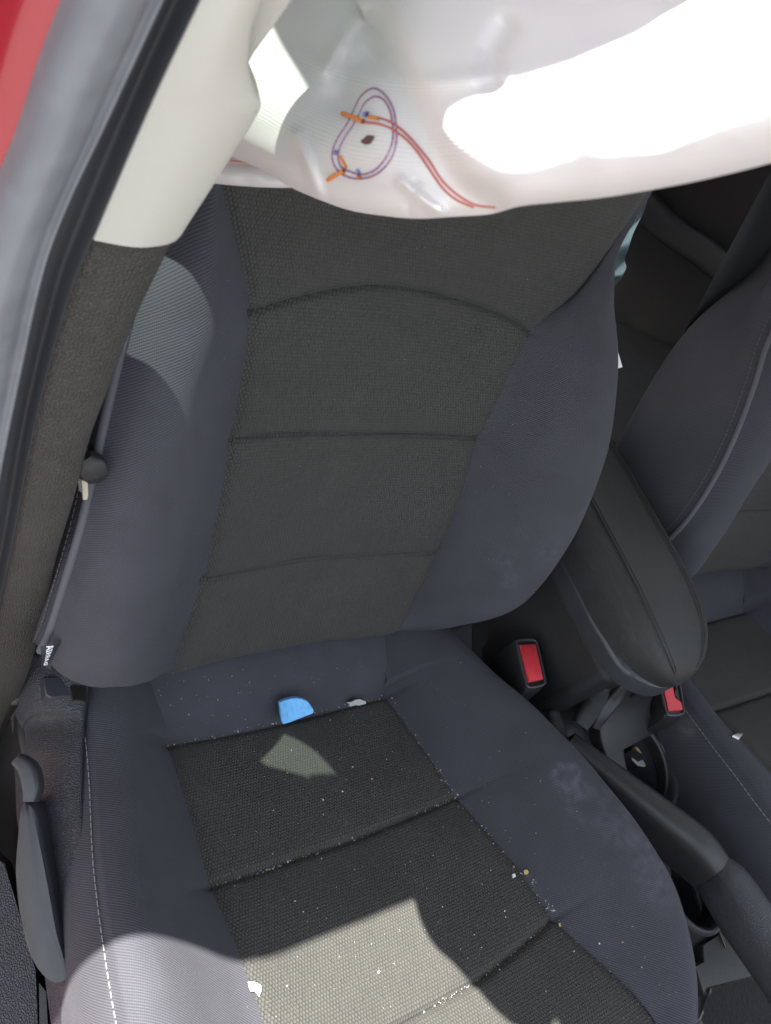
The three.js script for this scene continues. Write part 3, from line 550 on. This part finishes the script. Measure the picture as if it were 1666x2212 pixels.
// ------------------------------------------------------------------ centre console
{
  const t = thing('center_console', 'black plastic centre console with padded vinyl armrest and cup holders between the seats', 'console', V(0.415, -0.3, 0.05));
  // armrest storage box
  part('storage_box', [box(0.135, 0.5, 0.36, 0.018, V(0.415, -0.075, -0.06))], M.plastic, t);
  const rim = (y, e) => [[-0.068 - e, -0.235], [0.068 + e, -0.235], [0.072 + e, -0.1], [0.072 + e, 0.06], [0.060 + e, 0.118], [0.02, 0.146 + e], [-0.02, 0.146 + e], [-0.060 - e, 0.118], [-0.072 - e, 0.06], [-0.072 - e, -0.1]].map(p => V(0.415 + p[0], y, p[1]));
  const loop = (y, e) => new THREE.CatmullRomCurve3(rim(y, e), true, 'centripetal').getPoints(80).slice(0, -1);
  part('lid_base', slab(loop(0.196, 0.002), V(0, -0.026, 0), 0.012), M.smooth, t);
  // padded lid: rounded loaf
  const pad = (u, v) => {
    const z = lerp(-0.24, 0.152, v), w = 0.084 * Math.sqrt(Math.max(0.0004, 1 - Math.pow(Math.max(0, (v - 0.66) / 0.34), 2.6))) * (1 - 0.12 * smooth(0.3, 0, v));
    const a = Math.PI * (u * 1.24 - 0.12), c = -Math.cos(a), s = Math.sin(a), k = Math.pow(Math.pow(Math.abs(c), 3.2) + Math.pow(Math.abs(s), 3.2), -1 / 3.2);
    const top = 0.066 * Math.pow(Math.max(0, 1 - Math.pow(Math.max(0, (v - 0.5) / 0.5), 3.5)), 0.5);
    return V(0.424 + c * k * w, 0.197 + Math.max(-0.004, s * k * top), z);
  };
  const armrest = part('armrest', surf(pad, 60, 90, null, true), M.vinyl, t, { label: 'padded black vinyl armrest lid' });
  for (const [uu, du] of [[0.36, 0.0], [0.36, 0.02], [0.64, 0], [0.64, 0.02]]) part('stitching', stitches(Array.from({ length: 30 }, (_, i) => { const p = pad(uu + du - 0.03, i / 29); p.y += 0.0006; return p; }), 0.0026, 0.0005, V(0, 0.0003, 0)), M.black, armrest, { kind: 'stuff' });
  part('seam', tube(Array.from({ length: 30 }, (_, i) => { const p = pad(0.34, i / 29); p.y -= 0.0004; return p; }), 0.0011, 60, 6), M.black, armrest);
  // lower deck with two cup wells
  const deckY = z => lerp(0.045, -0.035, smooth(0.13, 0.5, z)) - 0.09 * smooth(0.465, 0.53, z);
  const c1 = yp(1388, 1655, 0.03), c2 = yp(1508, 1905, 0.0);
  const sh = new THREE.Shape(); const x0 = 0.365, x1 = 0.535;
  sh.moveTo(x0, 0.1); sh.lineTo(x1, 0.1); sh.lineTo(x1 + 0.01, 0.25); for (let i = 1; i <= 20; i++) sh.lineTo(x1 + 0.012, lerp(0.25, 0.54, i / 20)); for (let i = 0; i < 20; i++) sh.lineTo(lerp(x1, x0, i / 19), 0.545); for (let i = 1; i < 20; i++) sh.lineTo(x0, lerp(0.54, 0.1, i / 20)); sh.closePath();
  for (const c of [c1, c2]) { const h = new THREE.Path(); h.absellipse(c.x, c.z, 0.044, 0.056, 0, Math.PI * 2, true); sh.holes.push(h); }
  const deck = new THREE.ExtrudeGeometry(sh, { depth: 0.012, bevelEnabled: true, bevelSize: 0.005, bevelThickness: 0.005, bevelSegments: 3, curveSegments: 40 });
  deck.rotateX(Math.PI / 2); { const p = deck.attributes.position; for (let i = 0; i < p.count; i++) p.setY(i, p.getY(i) + deckY(p.getZ(i))); deck.computeVertexNormals(); }
  part('deck', deck, M.plastic, t);
  for (const c of [c1, c2]) {
    const y = deckY(c.z);
    const well = new THREE.LatheGeometry([[0.0, -0.085], [0.033, -0.085], [0.037, -0.06], [0.0395, -0.004], [0.043, 0.006], [0.047, 0.006], [0.05, 0.0]].map(p => new THREE.Vector2(...p)), 48); well.scale(1.1, 1, 1.34); well.translate(c.x, y, c.z);
    const w = part('cup_holder', well, M.smooth, t);
    part('grip_fin', slab([V(c.x + 0.018, y - 0.02, c.z - 0.03), V(c.x + 0.034, y - 0.02, c.z - 0.012), V(c.x + 0.032, y - 0.06, c.z - 0.012), V(c.x + 0.018, y - 0.06, c.z - 0.028)], V(-0.004, 0, 0.003), 0.05), M.smooth, w);
  }
  part('console_side', [box(0.02, 0.3, 0.5, 0.008, V(0.352, -0.13, 0.33), [0.18, 0, 0]), box(0.02, 0.3, 0.42, 0.008, V(0.545, -0.2, 0.29), [0.18, 0, 0]), box(0.3, 0.06, 0.5, 0.02, V(0.45, -0.2, 0.75))], M.plastic, t);
  // neck that falls from the box front to the cup holder, with two ribs
  const neckL = [[1300, 1438, .168], [1312, 1458, .15], [1300, 1485, .118], [1289, 1525, .088], [1292, 1562, .07], [1292, 1595, .06], [1306, 1640, .052]], neckR = [[1425, 1470, .168], [1418, 1482, .15], [1408, 1503, .118], [1401, 1527, .088], [1402, 1550, .07], [1408, 1572, .056], [1412, 1585, .045]];
  part('neck', surf((u, v) => {
    const l = yp(...crPick(neckL, v)), r = yp(...crPick(neckR, v)), m = k => l.clone().lerp(r, k), dn = 0.12;
    const q = crPick([[l.x - 0.004, l.y - dn, l.z], [l.x, l.y - 0.008, l.z], ...[.06, .35, .65, .94].map((k, i) => { const p = m(k); return [p.x, p.y + (i == 1 || i == 2 ? 0.006 : 0.003), p.z]; }), [r.x, r.y - 0.008, r.z], [r.x + 0.004, r.y - dn, r.z]], u);
    return V(...q);
  }, 48, 60, null, true), M.neck, t);
  part('neck_rib', sweep([[1310, 1475, .135], [1292, 1500, .112], [1272, 1535, .09], [1252, 1568, .078]].map(p => yp(...p)), [[.010, .008], [.013, .010], [.013, .010], [.011, .008]], V(0, 1, 0), 30), M.vinyl, t);
  part('neck_rib', sweep([[1350, 1474, .138], [1325, 1508, .112], [1298, 1545, .09], [1284, 1570, .076]].map(p => yp(...p)), [[.007, .006], [.010, .008], [.009, .008], [.007, .006]], V(0, 1, 0), 30), M.plastic, t);
  // shifter surround at the bottom edge
  part('shifter_surround', [slab([[1515, 2040], [1560, 2010], [1600, 2020], [1640, 2110], [1520, 2140]].map(p => yp(p[0], p[1], -0.03)), V(0, -0.05, 0), 0.04), slab([[1500, 2085], [1520, 2075], [1540, 2120], [1520, 2150]].map(p => yp(p[0], p[1], -0.015)), V(0, -0.03, 0), 0.06)], M.plastic, t);
  part('switch_slot', slab([[1590, 1985], [1606, 1978], [1622, 2010], [1606, 2020]].map(p => yp(p[0], p[1], 0.0)), V(0, -0.01, 0), 0.05), M.greyBit, t);
}
{ // parking brake
  const t = thing('handbrake_lever', 'black handbrake lever with a grained grip, right of the near seat cushion', 'handbrake', yp(1500, 1840, 0.02));
  const path = [[1215, 1610, 0.05], [1300, 1690, 0.058], [1400, 1768, 0.075], [1490, 1835, 0.09]].map(p => yp(...p));
  part('arm', sweep(path.concat([yp(1535, 1882, 0.095)]), [[.014, .026], [.019, .036], [.022, .038], [.023, .036], [.0205, .03]], V(0, 1, 0), 50, 3.4), M.plastic, t);
  part('grip', sweep([[1522, 1858, 0.096], [1560, 1905, 0.10], [1620, 1995, 0.106], [1690, 2095, 0.112], [1750, 2185, 0.117], [1790, 2250, 0.118]].map(p => yp(...p)), [[.014, .02], [.024, .032], [.026, .034], [.026, .034], [.026, .033], [.02, .026]], V(0, 1, 0), 50, 3), M.grain, t);
}
function buckle(label, face, slot) {
  const c = face.reduce((a, p) => a.add(p), V(0, 0, 0)).multiplyScalar(0.25);
  const t = thing('seat_belt_buckle', label, 'buckle', c.clone(), 'seat belt buckles beside the console');
  const grow = k => face.map(p => c.clone().lerp(p, k));
  const out = new THREE.CatmullRomCurve3(grow(1.28), true, 'catmullrom', 0.18).getPoints(60).slice(0, -1);
  part('housing', slab(out, V(0.004, -0.075, 0.006), 0.05), M.plastic, t);
  part('collar', tube(new THREE.CatmullRomCurve3(grow(1.14), true, 'catmullrom', 0.18).getPoints(40).slice(0, -1).map(p => p.add(V(0, 0.0012, 0))), 0.0022, 90, 6, true), M.smooth, t);
  const up = V(0, 0.0035, 0);
  if (!slot) part('button', slab(grow(0.96).map(p => p.add(up)), V(0, -0.01, 0), 0.03), M.red, t, { label: 'red plastic release button' });
  else {
    const [a, b, d, e] = grow(0.96); const m = (p, q, k) => p.clone().lerp(q, k).add(up);
    part('button', slab([m(a, b, 0), m(a, b, 0.95), m(a, b, 0.62), m(e, d, 0.62).lerp(m(a, b, 0.62), 0.42), m(e, d, 0.98).lerp(m(a, b, 0.98), 0.25), m(e, d, 1), m(e, d, 0)], V(0, -0.01, 0)), M.red, t, { label: 'red plastic release button' });
    part('slot', slab([m(a, b, 0.66), m(a, b, 1), m(e, d, 1).lerp(m(a, b, 1), 0.3), m(e, d, 0.66).lerp(m(a, b, 0.66), 0.46)].map(p => p.add(V(0, -0.004, 0))), V(0, -0.006, 0)), M.black, t);
  }
  return t;
}
buckle('seat belt buckle with a solid red button next to the near seat', [[1119, 1393], [1155, 1391], [1172, 1470], [1139, 1477]].map(p => yp(p[0], p[1], 0.1)), false);
buckle('seat belt buckle with an open slot beside its red button, under the armrest tip', [[1426, 1472], [1462, 1472], [1472, 1536], [1441, 1539]].map(p => yp(p[0], p[1], 0.1)), true);

// ------------------------------------------------------------------ side curtain airbag
const bag = thing('curtain_airbag', 'large white deployed fabric airbag hanging across the top', 'airbag', V(-0.2, 0.7, -0.05));
const bagMeshes = [];
{
  const cols = [[280, 250, .49], [400, 300, .485], [480, 330, .48], [560, 364, .47], [630, 405, .455], [700, 435, .435], [760, 455, .415], [830, 466, .385], [900, 472, .36], [980, 468, .338], [1060, 462, .32], [1120, 446, .31], [1200, 437, .30], [1300, 427, .287], [1400, 411, .276], [1500, 392, .264], [1600, 369, .254], [1700, 342, .245], [1850, 300, .235], [2050, 235, .225]];
  const rowsOf = c => { const [x, y, d] = c; return [[x, y - 60, d + .10], [x, y - 14, d + .055], [x, y, d + .022], [x, y - 26, d], [x, y - 90, d - .012], [x, y - 190, d - .012], [x, y - 320, d + .004], [x, y - 480, d + .03], [x, y - 700, d + .075], [x, y - 720, d + .14], [x, y - 400, d + .15], [x, y - 120, d + .135], [x, y - 62, d + .102]]; };
  const valley = new THREE.CatmullRomCurve3([[800, 60], [850, 150], [892, 240], [935, 330], [990, 405], [1060, 452]].map(p => V(p[0], p[1], 0))).getPoints(60);
  const segDist = (px, py, pts) => { let b = 1e9, sgn = 0; for (let i = 0; i + 1 < pts.length; i++) { const A = pts[i], C = pts[i + 1], ax = C.x - A.x, ay = C.y - A.y, t = Math.min(1, Math.max(0, ((px - A.x) * ax + (py - A.y) * ay) / (ax * ax + ay * ay))), d = Math.hypot(px - A.x - t * ax, py - A.y - t * ay); if (d < b) { b = d; sgn = Math.sign(ax * (py - A.y) - ay * (px - A.x)); } } return [b, sgn]; };
  const ridges = [[[640, 290], [668, 360], [690, 425], 14, .006], [[868, 392], [905, 425], [955, 462], 13, .010], [[700, 150], [735, 90], [770, 40], 16, .006], [[930, 180], [1010, 168], [1090, 160], 22, .006], [[900, 400], [880, 440], [885, 470], 10, -.005], [[740, 210], [760, 150], [800, 130], 40, -.012], [[1090, 60], [1060, 110], [1062, 170], 30, -.010]].map(r => [r.slice(0, 3).map(p => V(p[0], p[1], 0)), r[3], r[4]]);
  const lobe = (px, py) => {
    const [d, s] = segDist(px, py, valley); let z = 0.022 * groove(d, 42);
    z += s > 0 ? 0.012 * smooth(0, 60, d) : -0.008 * smooth(0, 50, d);
    for (const [pts, w, a] of ridges) z -= a * groove(segDist(px, py, pts)[0], w);
    z += 0.004 * N3(px / 190, py / 130, 2.2) + 0.0004 * N3(px / 60, py / 60, 5.2);
    return z;
  };
  const grid = cols.map(rowsOf), rowsT = grid[0].map((_, j) => grid.map(c => c[j]));
  const sh = surf((u, v) => {
    const q = crPick(rowsT.map(r => crPick(r, u)), v); const f = smooth(0.1, 0.22, v) * smooth(0.76, 0.66, v);
    return at(q[0], q[1], Math.max(0.15, q[2] + f * lobe(q[0], q[1]) * Math.min(1.2, q[2] / 0.4)));
  }, 320, 480);
  bagMeshes.push(part('front_lobe', sh, M.bag, bag));
  // lower layer showing below the lobe at the left
  const low = surf((u, v) => {
    const pts = [[440, 250, .53], [440, 340, .53], [440, 388, .532], [440, 402, .542], [440, 380, .56]], q = crPick(pts, v), px = lerp(440, 660, u);
    return at(px, q[1] + 6 * Math.sin(u * 2.6) - 8 * (1 - u), q[2] - 0.02 * u + 0.003 * N3(px / 40, q[1] / 40, 1));
  }, 60, 40);
  bagMeshes.push(part('rear_layer', low, M.bag, bag));
  part('hem', tube(Array.from({ length: 20 }, (_, i) => { const u = i / 19; return at(lerp(450, 650, u), 352 + 6 * Math.sin(u * 2.6) - 8 * (1 - u), 0.526 - 0.02 * u); }), 0.001, 40, 6), std({ color: L(0.6, 0.35, 0.33), roughness: 0.8 }), bag);
}
scene.updateMatrixWorld(true);
const caster = new THREE.Raycaster();
function pick(px, py, list) {
  caster.set(eye, dirOf(px, py).normalize()); const h = caster.intersectObjects(list, false)[0]; if (!h) return null;
  const n = h.face.normal.clone().transformDirection(h.object.matrixWorld); if (n.dot(caster.ray.direction) > 0) n.negate(); return { p: h.point, n };
}
{ // coloured marker threads sewn on the bag and the slit inside the loop
  const Z = (x, y) => [650.8 + x * 0.293, 135.6 + y * 0.293];
  const line = (pts, closed, n) => new THREE.CatmullRomCurve3(pts.map(p => { const q = Z(...p); return V(q[0], q[1], 0); }), closed, 'centripetal').getSpacedPoints(n);
  const outer = line([[540, 190], [450, 240], [390, 350], [330, 470], [270, 560], [235, 650], [235, 720], [270, 790], [340, 840], [440, 855], [540, 830], [620, 770], [680, 680], [705, 560], [700, 450], [680, 340], [620, 240]], true, 74);
  const inner = line([[550, 250], [480, 290], [430, 380], [380, 470], [320, 560], [285, 640], [275, 700], [300, 770], [370, 805], [450, 825], [540, 795], [600, 740], [650, 660], [678, 560], [675, 450], [655, 350], [610, 275]], true, 64);
  const tail1 = line([[480, 390], [560, 405], [640, 430], [710, 470], [790, 540], [870, 630], [950, 730], [1020, 840], [1090, 920], [1180, 990], [1290, 1045], [1430, 1062]], false, 100);
  const tail2 = line([[470, 440], [560, 450], [640, 475], [710, 515], [780, 570], [860, 660], [930, 760], [990, 850], [1060, 940], [1150, 1010], [1270, 1060]], false, 90);
  const reds = [], blues = [];
  const bead = (a, b, r, list) => { const A = pick(a.x, a.y, bagMeshes), C = pick(b.x, b.y, bagMeshes); if (!A || !C) return; const d = C.p.clone().sub(A.p), l = d.length(); if (l > 0.01 || l < 1e-5) return; const g = new THREE.CapsuleGeometry(r, l, 2, 6); g.applyQuaternion(new THREE.Quaternion().setFromUnitVectors(V(0, 1, 0), d.normalize())); const m = A.p.clone().add(C.p).multiplyScalar(0.5).addScaledVector(A.n, r * 0.5); g.translate(m.x, m.y, m.z); list.push(g.toNonIndexed()); };
  const run = (pts, both) => { for (let i = 0; i + 1 < pts.length; i++) bead(pts[i], pts[i + 1], 0.0005, both && i % 2 ? blues : reds); };
  run(outer, true); run(inner, true); run(tail1, false); run(tail2, false);
  part('red_thread', mergeGeometries(reds), M.cordRed, bag, { kind: 'stuff' });
  part('blue_thread', mergeGeometries(blues), M.cordBlue, bag, { kind: 'stuff' });
  const strand = (pts, r) => tube(line(pts, false, 8).map(p => { const h = pick(p.x, p.y, bagMeshes); return h.p.addScaledVector(h.n, r * 0.9); }), r, 24, 7);
  for (const s of [[[310, 380], [350, 395], [410, 415], [470, 440]], [[205, 862], [240, 840], [290, 812], [330, 795]], [[292, 690], [310, 720], [340, 775]], [[505, 405], [540, 412], [580, 418]], [[425, 838], [445, 846]]]) part('loose_thread', strand(s, s.length == 3 || s.length == 2 ? 0.0007 : 0.001), M.orange, bag, { label: 'orange loose thread end' });
  for (const s of [[[475, 388], [490, 380], [498, 392]], [[258, 660], [270, 668], [280, 662]], [[425, 795], [440, 820]]]) part('knot', strand(s, 0.0011), M.cordBlue, bag, { label: 'small blue thread knot' });
  const hole = line([[445, 580], [470, 560], [490, 540], [545, 545], [530, 570], [515, 592], [480, 600]], true, 20).map(p => { const h = pick(p.x, p.y, bagMeshes); return h.p.addScaledVector(h.n, 0.0006); });
  part('slit', slab(hole, V(0, 0, 0.0004)), std({ color: L(0.12, 0.06, 0.06), roughness: 0.9 }), bag, { label: 'dark slit in the fabric inside the thread loop' });
}
// ------------------------------------------------------------------ things lying on the seat
function rest(px, py, list = surfaces) { return pick(px, py, list); }
function flake(name, pts, thick, m, label, cat, lift = 0.001, list = surfaces, group) {
  const P = pts.map(p => { let h = null; for (let d = 0; !h && d < 30; d++) h = pick(p[0], p[1] + d, list); return h.p.addScaledVector(h.n, lift + (p[2] || 0)); });
  const h = pick(pts.reduce((a, p) => a + p[0], 0) / pts.length, pts.reduce((a, p) => a + p[1], 0) / pts.length, list);
  const g = slab(P.map(p => p.addScaledVector(h.n, thick)), h.n.clone().multiplyScalar(-thick), 0.04);
  return tag(part(name, g, m, null), label, cat, group);
}
{ // half-round blue foam piece leaning at the rear of the cushion
  const o = [[604, 1525], [603, 1518], [612, 1513], [625, 1509], [640, 1507], [655, 1510], [667, 1517], [674, 1527], [678, 1534], [677, 1541], [660, 1548], [640, 1556], [618, 1564], [610, 1563], [606, 1545]];
  const base = yp(612, 1564, 0.012), nn = V(-0.36, 0.78, 0.42).normalize();
  const P = o.map(p => onPlane(p[0], p[1], base, nn));
  const loop = new THREE.CatmullRomCurve3(P, true, 'catmullrom', 0.35).getPoints(90).slice(0, -1).map((p, i) => p.addScaledVector(nn, 0.0006 * N3(p.x * 300, p.y * 300, p.z * 300)));
  tag(part('foam_piece', slab(loop, nn.clone().multiplyScalar(-0.011), 0.03), M.foam, null), 'bright blue half-round piece of foam at the back of the near seat cushion', 'foam piece');
}
flake('plastic_scrap', [[743, 1515, .004], [752, 1514, .006], [757, 1509, .008], [768, 1508, .008], [776, 1512, .006], [784, 1514, .004], [785, 1519, .004], [770, 1523, .003], [762, 1522, .003], [753, 1525, .002], [750, 1520, .003]], 0.003, M.greyBit, 'small grey winged plastic scrap right of the blue foam piece', 'plastic scrap');
flake('paper_scrap', [[533, 2124], [545, 2122], [556, 2125], [565, 2132], [564, 2145], [560, 2155], [556, 2148], [549, 2144], [540, 2145], [536, 2138]], 0.0012, M.white, 'white torn paper clip on the left seam of the cushion at the bottom', 'paper scrap', 0.002);
flake('yellow_crumb', [[1132, 1881], [1139, 1879], [1143, 1884], [1139, 1890], [1133, 1889]], 0.004, M.tan, 'largest golden crumb, on the right cushion seam', 'crumb');
flake('white_crumb', [[1105, 1891], [1110, 1890], [1112, 1896], [1107, 1898]], 0.003, M.white, 'white crumb left of the golden crumb by the right cushion seam', 'crumb');
flake('brown_crumb', [[1207, 1994], [1211, 1993], [1212, 2002], [1208, 2003]], 0.002, M.tan, 'narrow brown crumb by the front cross seam of the cushion', 'crumb');
{ // crumbs and lint nobody could count
  const geo = new THREE.IcosahedronGeometry(1, 0), pts = [];
  const put = (px, py, r, c) => { const h = rest(px, py); if (h) pts.push([h.p.addScaledVector(h.n, r * 0.4), r, c]); };
  const tone = () => { const k = rnd(); return k < 0.62 ? [0.34, 0.34, 0.32] : k < 0.8 ? [0.3, 0.23, 0.12] : k < 0.92 ? [0.2, 0.2, 0.19] : [0.36, 0.42, 0.45]; };
  const along = (a, n, spread, rmin, rmax) => { const c = new THREE.CatmullRomCurve3(a.map(p => V(p[0], p[1], 0))); for (let i = 0; i < n * 0.6; i++) { const p = c.getPoint(rnd()); put(p.x + (rnd() - 0.5) * spread, p.y + (rnd() - 0.5) * spread, lerp(rmin, rmax, rnd() ** 2.5), tone()); } };
  along([[362, 1612], [480, 1586], [600, 1560]], 60, 8, 0.0003, 0.0013);
  along([[600, 1560], [740, 1526], [835, 1506], [850, 1515]], 60, 10, 0.0003, 0.001);
  along([[457, 1918], [560, 1886], [650, 1853]], 45, 8, 0.0003, 0.0012); along([[560, 1886], [610, 1868]], 22, 6, 0.0006, 0.0014);
  along([[650, 1853], [760, 1815], [983, 1727]], 50, 9, 0.0003, 0.0012); along([[900, 1758], [975, 1728]], 26, 8, 0.0005, 0.0013);
  along([[840, 1510], [985, 1720]], 70, 14, 0.0003, 0.0011); along([[940, 1660], [985, 1725]], 25, 16, 0.0004, 0.0013);
  along([[985, 1720], [1100, 1860], [1200, 1985]], 90, 16, 0.0003, 0.0013); along([[1150, 1900], [1195, 1970]], 26, 10, 0.0006, 0.0015);
  along([[1200, 1985], [1300, 2085], [1420, 2212]], 30, 14, 0.0003, 0.0009);
  along([[1203, 1977], [1133, 2039], [1058, 2099], [983, 2150], [900, 2195]], 60, 8, 0.0003, 0.001); along([[1010, 2130], [950, 2165]], 30, 8, 0.0004, 0.001);
  for (let i = 0; i < 220; i++) { const v = rnd(); put(lerp(lerp(380, 540, v), lerp(830, 1250, v), rnd()), lerp(1540, 2200, v), lerp(0.0003, 0.0009, rnd() ** 4), tone()); }
  for (let i = 0; i < 70; i++) { const v = rnd(); put(lerp(lerp(880, 1260, v), lerp(1080, 1490, v), rnd()), lerp(1420, 2200, v), lerp(0.0003, 0.0008, rnd() ** 3), [0.28, 0.28, 0.26]); }
  for (let i = 0; i < 70; i++) put(lerp(330, 840, rnd()), lerp(1430, 1560, rnd()), lerp(0.0003, 0.0009, rnd() ** 3), tone());
  for (let i = 0; i < 120; i++) put(lerp(450, 1250, rnd()), lerp(480, 1380, rnd()), lerp(0.00025, 0.0006, rnd() ** 3), [0.2, 0.2, 0.2]);
  for (const [x, y, r, c] of [[803, 1683, .0013, 1], [698, 1760, .001, 1], [762, 1657, .001, 0], [698, 1728, .0009, 0], [740, 1710, .0009, 0], [835, 1640, .0008, 0], [1090, 1968, .001, 0], [1295, 2038, .0011, 0], [1345, 2035, .0009, 1], [1240, 2055, .0009, 0], [818, 2100, .0011, 0], [655, 1970, .0008, 0], [620, 2130, .0009, 0], [1060, 1880, .0009, 1]]) put(x, y, r, c ? [0.55, 0.38, 0.12] : [0.65, 0.68, 0.7]);
  const im = new THREE.InstancedMesh(geo, std({ color: 0xffffff, roughness: 0.8 }), pts.length), m4 = new THREE.Matrix4();
  pts.forEach(([p, r, c], i) => { m4.compose(p, new THREE.Quaternion().setFromEuler(new THREE.Euler(rnd() * 6, rnd() * 6, rnd() * 6)), V(r * lerp(0.7, 1.6, rnd()), r * 0.7, r)); im.setMatrixAt(i, m4); im.setColorAt(i, L(...c)); });
  im.name = 'crumbs'; im.castShadow = im.receiveShadow = true; im.userData = { kind: 'stuff', label: 'pale crumbs and lint scattered over the near seat cushion', category: 'crumbs' }; scene.add(im);
}
{ // litter in the cup holder and on the far seat
  const c = [[1360, 1622], [1372, 1627], [1392, 1640], [1402, 1648], [1392, 1655], [1378, 1652], [1366, 1640]].map(p => yp(p[0], p[1], 0.0));
  tag(part('paper_scrap', slab(c, V(0, -0.0015, 0.001)), M.greyBit, null), 'grey folded paper scrap inside the rear cup holder', 'paper scrap');
  const k = [[1372, 1614], [1384, 1605], [1392, 1612], [1396, 1622], [1388, 1628], [1376, 1624]].map(p => yp(p[0], p[1], 0.006));
  tag(part('food_crumb', slab(k, V(0, -0.006, 0), 0.08), M.tan, null), 'tan food crumb inside the rear cup holder', 'crumb');
  const far = []; driverSeat.traverse(o => { if (o.isMesh) far.push(o); });
  scene.updateMatrixWorld(true);
  flake('white_scrap', [[1580, 1592], [1590, 1587], [1602, 1589], [1594, 1599]], 0.003, M.white, 'small white scrap on the far seat by the right edge', 'paper scrap', 0.001, far);
}
{ // sill trim below the seat
  const t = thing('sill_trim', 'dark grained sill trim in the bottom left corner beside the recline lever', 'sill trim', V(-0.36, -0.3, 0.2));
  const o = V(-0.35, -0.10, 0.2), n = V(-0.3, 0.95, 0.1).normalize(), f = p => onPlane(p[0], p[1], o, n);
  part('top', slab([[-60, 1800], [10, 1860], [40, 1960], [80, 2100], [86, 2260], [-60, 2260]].map(f), n.clone().multiplyScalar(-0.05), 0.02), M.grain, t);
  part('edge_strip', slab([[84, 2120], [100, 2140], [106, 2260], [86, 2260]].map(f), n.clone().multiplyScalar(-0.04), 0.02), M.plastic, t);
}
renderer.render(scene, camera);
